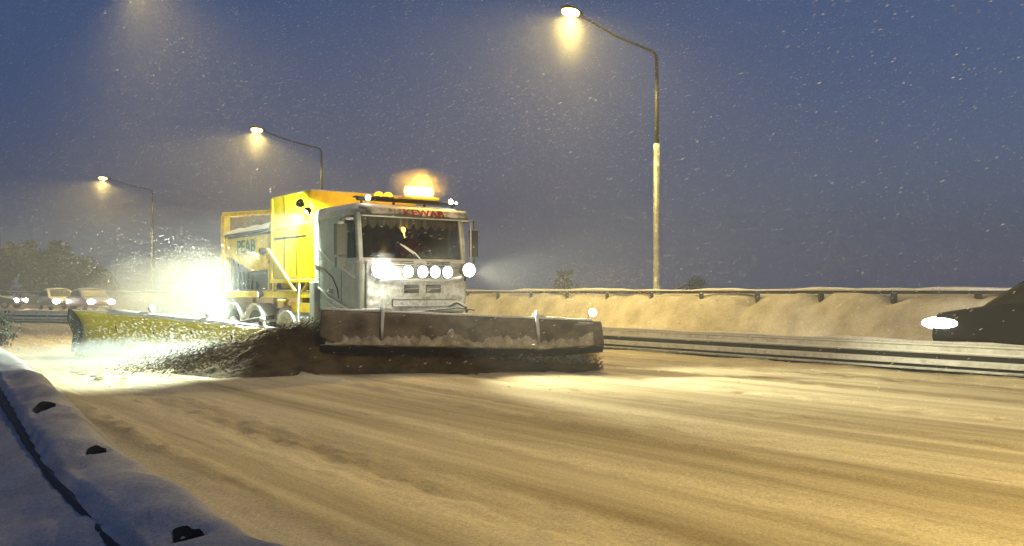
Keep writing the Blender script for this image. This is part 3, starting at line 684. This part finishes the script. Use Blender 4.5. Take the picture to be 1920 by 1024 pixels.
# ------------------------------------------------------------------ driver
def person():
    t = bpy.data.meshes.new('person'); J = [((0,0,0),.17),((0,.02,.22),.16),((0,.0,.42),.17),((0,-.01,.55),.065),((0,-.03,.63),.075),((0,-.04,.71),.092),((0,-.035,.80),.075),
        ((-.19,0,.46),.07),((-.27,-.16,.25),.05),((-.17,-.40,.27),.035),((-.13,-.46,.30),.035),((.19,0,.46),.07),((.27,-.16,.25),.05),((.17,-.40,.27),.035),((.13,-.46,.30),.035),
        ((-.12,-.2,-.02),.085),((-.14,-.45,.0),.07),((-.14,-.5,-.35),.05),((.12,-.2,-.02),.085),((.14,-.45,.0),.07),((.14,-.5,-.35),.05)]
    E = [(0,1),(1,2),(2,3),(3,4),(4,5),(5,6),(2,7),(7,8),(8,9),(9,10),(2,11),(11,12),(12,13),(13,14),(0,15),(15,16),(16,17),(0,18),(18,19),(19,20)]
    t.from_pydata([j[0] for j in J], E, []); o = bpy.data.objects.new('person', t); col.objects.link(o)
    md = o.modifiers.new('skin','SKIN'); 
    for i, j in enumerate(J): t.skin_vertices[0].data[i].radius = (j[1], j[1])
    t.skin_vertices[0].data[0].use_root = True
    o.modifiers.new('sub','SUBSURF').render_levels = 1; t.materials.append(M['skin'])
    o.location = TM @ Vector((.55,1.12,2.02-.05)); o.rotation_euler = (0,0,TH)
    # face and hands
    m = MB(); m.ball((0,-.14,.70),.016,.022,.026); m.ball((-.085,-.03,.70),.012,.02,.03); m.ball((.085,-.03,.70),.012,.02,.03); m.build('face_detail', M['skin'], o, smooth=True)
    m = MB(); m.ball((-.032,-.128,.725),.012,.008,.008); m.ball((.032,-.128,.725),.012,.008,.008); m.build('eye', M['black'], o, smooth=True)
    m = MB(); m.ball((0,.0,.765),.098,.10,.082); m.build('hair', M['hair'], o, smooth=True)
    m = MB(); rings = []
    for z, w, d in ((-.02,.21,.17),(.15,.21,.16),(.33,.23,.16),(.43,.21,.14),(.5,.12,.11),(.55,.085,.085)):
        rings.append([(w*math.cos(a), d*math.sin(a)+.01, z) for a in [2*math.pi*i/18 for i in range(18)]])
    m.loft(rings, False)
    for s in (-1,1): m.tube([(s*.17,0,.46),(s*.24,-.06,.38),(s*.275,-.16,.25),(s*.24,-.27,.25),(s*.18,-.38,.27)], [.09,.085,.07,.06,.05], n=12)
    m.build('jacket', M['jacket'], o, smooth=True)
    for s in (-1,1):
        m = MB()
        for k in range(4): m.tube([(s*.13,-.45,.29+.018*k),(s*.11,-.485,.295+.018*k),(s*.10,-.47,.297+.018*k)], [.010,.009,.007], n=6)
        m.tube([(s*.14,-.44,.30),(s*.115,-.45,.345)], [.011,.008], n=6); m.build('hand', M['skin'], o, smooth=True)
    tag(o, 'driver in an orange red jacket seated behind the truck windscreen', 'person'); return o
person()

# ------------------------------------------------------------------ snow thrown by the ploughs
FP = [TM @ Vector(pp(a, .1, 0)) for a in (0,.25,.5,.75,1)]
def curl():
    # windrow in front of and rolling off the left end of the front plough, as a heightfield in world x,y
    xs = np.linspace(-7.2, 1.9, 300); ys = np.linspace(13.9, 18.6, 150)
    X, Y = np.meshgrid(xs, ys, indexing='ij')
    fx = lambda x: 16.05+.085*(x+3.4)                # line of the plough's lower lip
    left = sm(-5.9, -3.9, X)
    lineY = np.where(X < -3.4, 16.62+.05*(-3.4-X), 16.62+.085*(X+3.4))
    w = .62+.45*sm(-3.0,-4.5, X)
    h = .80*sm(-6.3,-3.9,X)**.8*(1-.42*sm(-3.7,-2.6,X))*(1-.72*sm(-1.6,.9,X))
    h = h*(1-sm(1.5,1.75,X))
    d = (Y-lineY)/w
    z = h*np.exp(-np.clip(-d,0,9)**2*1.6)*np.exp(-(np.clip(d,0,9)*.8)**2)
    t1 = X*.75+Y*.66; t2 = -X*.66+Y*.75+z*1.2        # thrown snow: ridges run with the throw
    z = z*(1+.30*fbm(t1*1.1, t2*4.5, 5)) + .05*fbm(t1*3, t2*13, 3)*np.clip(z*3,0,1) - .05
    V = np.stack([X, Y, z], -1).reshape(-1,3); a = (np.arange(len(xs)-1)[:,None]*len(ys)+np.arange(len(ys)-1)[None,:]).ravel()
    F = np.stack([a, a+len(ys), a+len(ys)+1, a+1],1)
    o = np_mesh('plowed_snow', V, F, M['slush']); tag(o, 'dark brown slush rolling off the left end of the front plough', 'snow', kind='stuff')
curl()

def flakes(name, pts, size, mat, stretch=1.6, wind=(.9,-.2,-.35)):
    k = len(pts); w = np.array(wind)/np.linalg.norm(wind)
    base = np.array([(1,0,0),(-1,0,0),(0,1,0),(0,-1,0),(0,0,1),(0,0,-1)], float)
    a = np.cross(w, [0,0,1]); a /= np.linalg.norm(a); b = np.cross(w, a)
    B = base[:,0:1]*w*stretch + base[:,1:2]*a*.7 + base[:,2:3]*b*.7
    sz = size*(.5+rng.random(k))[:,None,None]
    jit = 1+.5*(rng.random((k,6,1))-.5)
    V = (pts[:,None,:] + B[None]*jit*sz).reshape(-1,3)
    f = np.array([(0,2,4),(2,1,4),(1,3,4),(3,0,4),(2,0,5),(1,2,5),(3,1,5),(0,3,5)])
    F = (f[None]+6*np.arange(k)[:,None,None]).reshape(-1,3)
    return np_mesh(name, V, F, mat, False)
M['flake'], t_, b_, o_ = new_mat('snowflake'); b_.inputs["Base Color"].default_value = (.85,.86,.88,1); b_.inputs["Roughness"].default_value = .9
# falling snow through the whole view
k = 150000; Y = 9+np.sqrt(rng.random(k))*60; X = (rng.random(k)*1.3-.68)*Y; Z = rng.random(k)*(1.4+Y*.32)
pts = np.stack([X,Y,Z],1)
tag(flakes('falling_snow', pts, .0055, M['flake'], 3.6, (.9,-.1,.38)), 'fine snow falling through the air over the whole road', 'snowfall', kind='stuff')
# powder clouds of flakes
def cloud(c, r, k, sk=(0,0,0)):
    p = rng.normal(size=(k,3))*np.array(r)*.5; p += np.outer(np.abs(p[:,2]), sk)
    return p+np.array(c)
p = np.concatenate([cloud((-7.8,23.0,1.2),(2.6,1.2,1.6),5000), cloud((-7.2,17.6,.3),(3.6,.9,.6),3500), cloud((1.6,19.5,1.6),(2.0,1.0,.5),1500,(1.2,0,0)),
                    cloud((-5.9,16.9,.3),(1.2,.7,.5),2500)])
p = p[(p[:,2] > .02)]
tag(flakes('blown_snow', p, .0045, M['flake'], 4.0), 'powder snow blown up around the ploughs and the truck', 'snow', kind='stuff')

k = 26000; u_ = rng.random(k); ang = rng.normal(size=k)*.22
pl_ = np.stack([-3.5-2.5*u_+.35*rng.normal(size=k)*(.3+u_), 16.55+.45*rng.normal(size=k)*(.5+u_), np.abs(.10*rng.normal(size=k))*(1-.5*u_)+.78*(1-u_)**.75*rng.random(k)**.4], 1)
pq = np.stack([-3.3+4.9*rng.random(k//3), 16.35+.12*rng.normal(size=k//3), .04+np.abs(.12*rng.normal(size=k//3))], 1)
tag(flakes('slush_spray', np.concatenate([pl_, pq]), .0055, M['slush'], 4.0, (.85,.1,.5)), 'brown slush spray flying off the left end of the front plough', 'snow', kind='stuff')

def vol_blob(name, c, r, dens, label, nscale=1.2, rz=0, aniso=.2, soft=1.0):
    """soft edged cloud: ellipsoid with density falling to its rim"""
    m = MB().ball((0,0,0), 1,1,1, 24, 14); o = m.build(name, bpy.data.materials.new(name)); o.location = c; o.scale = r; o.rotation_euler = (0,0,rz)
    mt = o.data.materials[0]; mt.use_nodes = True; t = mt.node_tree; t.nodes.clear()
    out = node(t,"ShaderNodeOutputMaterial"); pv = node(t,"ShaderNodeVolumePrincipled"); pv.inputs["Color"].default_value = (.95,.97,.95,1); pv.inputs["Anisotropy"].default_value = aniso
    tc = node(t,"ShaderNodeTexCoord"); ln = node(t,"ShaderNodeVectorMath", operation='LENGTH'); t.links.new(tc.outputs["Object"], ln.inputs[0])
    nz = node(t,"ShaderNodeTexNoise"); nz.inputs["Scale"].default_value = nscale*2; nz.inputs["Detail"].default_value = 4; t.links.new(tc.outputs["Object"], nz.inputs[0])
    a = node(t,"ShaderNodeMath", operation='MULTIPLY_ADD'); a.inputs[1].default_value = .9; t.links.new(nz.outputs[0], a.inputs[0]); t.links.new(ln.outputs["Value"], a.inputs[2])
    mr = node(t,"ShaderNodeMapRange"); mr.inputs[1].default_value = 1.36; mr.inputs[2].default_value = .45; mr.inputs[3].default_value = 0; mr.inputs[4].default_value = dens
    t.links.new(a.outputs[0], mr.inputs[0]); t.links.new(mr.outputs[0], pv.inputs["Density"]); t.links.new(pv.outputs[0], out.inputs["Volume"])
    tag(o, label, 'snow cloud', kind='stuff'); return o
vol_blob('snow_cloud', (-7.9,23.2,1.0), (3.3,1.5,1.8), 1.25, 'bright white snow cloud thrown up behind the side plough')
vol_blob('snow_cloud', (-7.2,17.1,.10), (3.8,1.4,.55), .9, 'low glowing snow cloud swirling along the road before the side plough')

for c_, nm in PUFFS: vol_blob('snow_cloud', c_, (.8,.8,1.1), .022, 'faint snow haze added for the glow under the %s street lamp' % nm, 2.0)  # thin clouds added to give the lamps their halos
# small snow clouds added to give a halo round the left headlight and the amber beacon
for c_, r_, d_, lab in (((-1.0,-.42,1.84),(.34,.30,.36),1.0,'small snow puff added for the halo round the left headlight of the truck'),
                   ((.28,.3,3.50),(.85,.5,.42),.7,'orange snow puff added for the glow over the amber beacon bar')):
    w_ = TM @ Vector(c_); vol_blob('snow_cloud', w_, r_, d_, lab, 1.0, TH)
pl = bpy.data.lights.new('beacon_light', 'POINT'); pl.energy = 70; pl.color = (1,.5,.05); pl.shadow_soft_size = .1
po = bpy.data.objects.new('beacon_light', pl); col.objects.link(po); po.location = (.28,.2,3.56); po.parent = truck
for x in (-.92,):
    pl = bpy.data.lights.new('headlight_glow', 'POINT'); pl.energy = 22; pl.color = (1,.97,.75); pl.shadow_soft_size = .1  # extra point light added to make the headlight puff glow
    po = bpy.data.objects.new('headlight_glow', pl); col.objects.link(po); po.location = (x,-.46,1.84); po.parent = truck
# ------------------------------------------------------------------ cars
def car(name, loc, rz, mat, label, cat, L=4.6, Wd=1.8, H=1.5, van=False, head=None, tail=None, roofsnow=True):
    """local: x across, front toward -y, origin on the ground at the middle of the nose"""
    t = empty(name, loc, rz); w = Wd/2
    if van: prof = [(0.05,.35),(0,.55),(.02,.80),(.12,1.0),(.95,1.14),(1.75,H-.12),(2.1,H),(L-.25,H-.02),(L-.02,H-.5),(L,.5),(L-.1,.32)]
    else: prof = [(0.06,.32),(0,.5),(.04,.68),(.2,.78),(1.1,.95),(1.85,H-.1),(2.3,H),(3.3,H-.03),(4.1,1.02),(L-.05,.92),(L,.5),(L-.1,.32)]
    def sec(f, k): # outline narrowed with height
        return [(f*(w-(.0 if z < .95 else (z-.95)*.28))*k, y, z) for y, z in prof]
    m = MB(); m.loft([sec(-1,1), sec(-.9,1) , sec(.9,1), sec(1,1)]); body = m.build('body', mat, t, bevel=.04)
    yw0, yw1 = (1.0,1.72) if van else (1.15,1.82); z0, z1 = (1.17,H-.15) if van else (.99,H-.12)
    m = MB(); ww = w*.80; m.add([(-ww,yw0-.02,z0+.015),(ww,yw0-.02,z0+.015),(ww*.9,yw1-.03,z1+.02),(-ww*.9,yw1-.03,z1+.02)], [(0,1,2,3)]); m.build('windscreen', M['black'], body, solid=.012)
    for s in (-1,1):
        f = lambda z: s*(w-(z-.95)*.28*1.0+.008)
        m = MB(); ye = L-.7 if van else 3.9
        m.add([(f(z0),yw0+.35,z0+.02),(f(z0),ye,z0+.02),(f(z1),ye-.35,z1),(f(z1),yw1+.25,z1)], [(0,1,2,3)]); m.build('side_window', M['black'], body, solid=.01)
        for y in (.85, L-.85):
            wh = MB().lathe([(.05,-.1),(.30,-.1),(.33,-.07),(.33,.07),(.30,.1),(.05,.1)], (s*(w-.11), y, .33), (1,0,0), 20).build('wheel', M['rubber'], t)
            MB().lathe([(.01,0),(.18,.0),(.20,.015),(.01,.03)], (s*(w-.02), y, .33), (s,0,0), 16).build('rim', M['galv'], wh)
        hm = MB()
        if van: hm.ball((s*(w-.10), .18, .80), .14,.42,.13)
        else: hm.ball((s*(w-.25), .0, .64), .25,.12,.17)
        hm.build('headlight', M['headlight'] if head else M['chrome'], t, smooth=True)
        MB().ball((s*(w-.18), L, .75), .12,.04,.08).build('tail_light', M['tail'], t, smooth=True)
    m = MB(); m.box(-w*.55,w*.55,-.02,.04,.42,.52); m.build('grille', M['black'], t, bevel=.01)
    if roofsnow:
        y0 = 1.9; m = MB(); m.grid(12, 10, lambda a, b: (-(w*.72)+w*1.44*a, y0+1.5*b, H+.01+.08*math.sin(math.pi*a)**.5*math.sin(math.pi*b)**.5)); m.build('roof_snow', M['snow'], t, smooth=True)
    tag(t, label, cat); return t
# black van on the far carriageway: nose at the left, only its front third is in the frame
vp = P(19.1-.9-.0, 9.95) ; vanc = P(18.25, 0)
van = car('black_van', P(18.3,9.55), math.atan2(.6,.8)+R(0), M['carpaint'], 'black van with lit headlight driving in at the right edge', 'van', L=4.9, Wd=1.9, H=1.78, van=True, head=True, roofsnow=False)
van.rotation_euler = (0,0,math.pi+TH)      # nose toward +u (away along the far carriageway)
spot('headlight_beam', P(18.3,10.4,.75), P(18.1,22,.2), 350, (1,.97,.85), 60, .6, .06)
# distant traffic
def far_car(px, Yd, mat, label, facing):
    X = (px-960)/1740*Yd
    c = car('car', Vector((X,Yd,.12)), math.atan2(-X, Yd)*1.0+R(facing), mat, label, 'car', head=True)
    c['group'] = 'distant cars behind the truck'; return c
far_car(190, 62, M['redcar'], 'distant red car with a lit headlight left of the truck', 18)
far_car(124, 66, M['greycar'], 'distant grey car with bright headlights left of the red car', 14)
far_car(40, 74, M['greycar'], 'faint distant car near the left edge of the photo', 60)

# ------------------------------------------------------------------ sign on the far bank, behind the plough
t = empty('marker_board', P(21.4,21.4,1.15), TH)
MB().bar((0,0,-.3),(0,0,.25),.05,.05).build('post', M['dark_steel'], t)
bd = MB().box(-.42,.42,-.04,-.01,.12,.24).build('board', M['red'], t, bevel=.004)
m = MB()
for k in range(6): m.box(-.38+.13*k,-.31+.13*k,-.046,-.041,.05,.20)
m.build('white_bars', M['white'], bd)
tag(t, 'small red and white striped marker board on the bank right of the truck', 'marker board')

# ------------------------------------------------------------------ trees and shrubs
def tree(loc, H, Wc, label, group, kindn='tree', seed=0, leaf=.16, nleaf=2600, trunk=True):
    r = random.Random(seed); t = empty(kindn, loc, r.random()*6)
    m = MB(); lean = (r.random()-.5)*.4
    m.tube([(0,0,-.3),(lean*.3,0,H*.4),(lean,.1,H*.9)], [H*.022,H*.015,H*.004], n=7)
    tips = []
    for i in range(16):
        z = H*(.22+.68*i/16); a = r.random()*6.28; L = Wc*(.5+.5*r.random())*(1-.55*(z/H)**2)
        e = Vector((math.cos(a)*L, math.sin(a)*L, z+L*.35)); b = Vector((lean*z/H,0,z)); m.tube([b, b.lerp(e,.5)+Vector((0,0,.1)), e], [H*.006,H*.004,H*.0015], n=5)
        for q in (.35,.6,.8,1.0): tips.append((b.lerp(e,q), L*.34))
    m.build('trunk', M['bark'], t, smooth=True)
    g = np.random.default_rng(seed); idx = g.integers(0, len(tips), nleaf)
    C = np.array([tips[i][0][:] for i in idx]); S = np.array([tips[i][1] for i in idx])[:,None]
    C = C + g.normal(size=(nleaf,3))*S*.55
    A = g.normal(size=(nleaf,3)); A /= np.linalg.norm(A,axis=1)[:,None]; B = np.cross(A, g.normal(size=(nleaf,3))); B /= np.linalg.norm(B,axis=1)[:,None]
    V = np.stack([C-A*leaf*.5, C+B*leaf*.3, C+A*leaf*.5, C-B*leaf*.3],1).reshape(-1,3); F = np.arange(nleaf*4).reshape(-1,4)
    np_mesh('crown', V, F, M['needle'], False, t)
    tag(t, label, 'tree' if kindn == 'tree' else 'shrub', group); return t
spec = [(8,6.5),(38,7.4),(66,6.4),(95,7.2),(122,6.2),(150,5.6),(182,4.2)]
order = ['first','second','third','fourth','fifth','sixth','seventh']
for i, (px, H) in enumerate(spec):
    Yd = 96+5*(i % 3); X = (px-960)/1740*Yd
    tree((X,Yd,-.1), H, 2.1, 'dark hazy tree on the left horizon, %s from the left edge' % order[i], 'trees on the left horizon', 'tree', 40+i, leaf=.42)
for i, (px, Yd, H, lab) in enumerate([(1062,100,3.9,'faint shrub beyond the far bank, left of the tall lamp pole'),(1300,104,3.0,'faint shrub beyond the far bank, just right of the tall lamp pole')]):
    tree(((px-960)/1740*Yd,Yd,-.1), H, 1.9, lab, 'shrubs beyond the far bank', 'shrub', 80+i, leaf=.3, nleaf=1500)
tree((-12.3,21.6,-.1), 1.0, .85, 'low brown shrub at the left edge behind the snow ridge', None, 'shrub', 99, leaf=.09, nleaf=3500)

# ------------------------------------------------------------------ haze
hz = MB().box(-170,120,-40,190,-2.2,16).build('haze', bpy.data.materials.new('haze_air')); tag(hz, kind='stuff')
mt = hz.data.materials[0]; mt.use_nodes = True; t = mt.node_tree; t.nodes.clear()
out = node(t,"ShaderNodeOutputMaterial"); pv = node(t,"ShaderNodeVolumePrincipled"); pv.inputs["Color"].default_value = (.9,.92,.95,1)
pv.inputs["Density"].default_value = .0052; pv.inputs["Anisotropy"].default_value = .1
t.links.new(pv.outputs[0], out.inputs["Volume"])
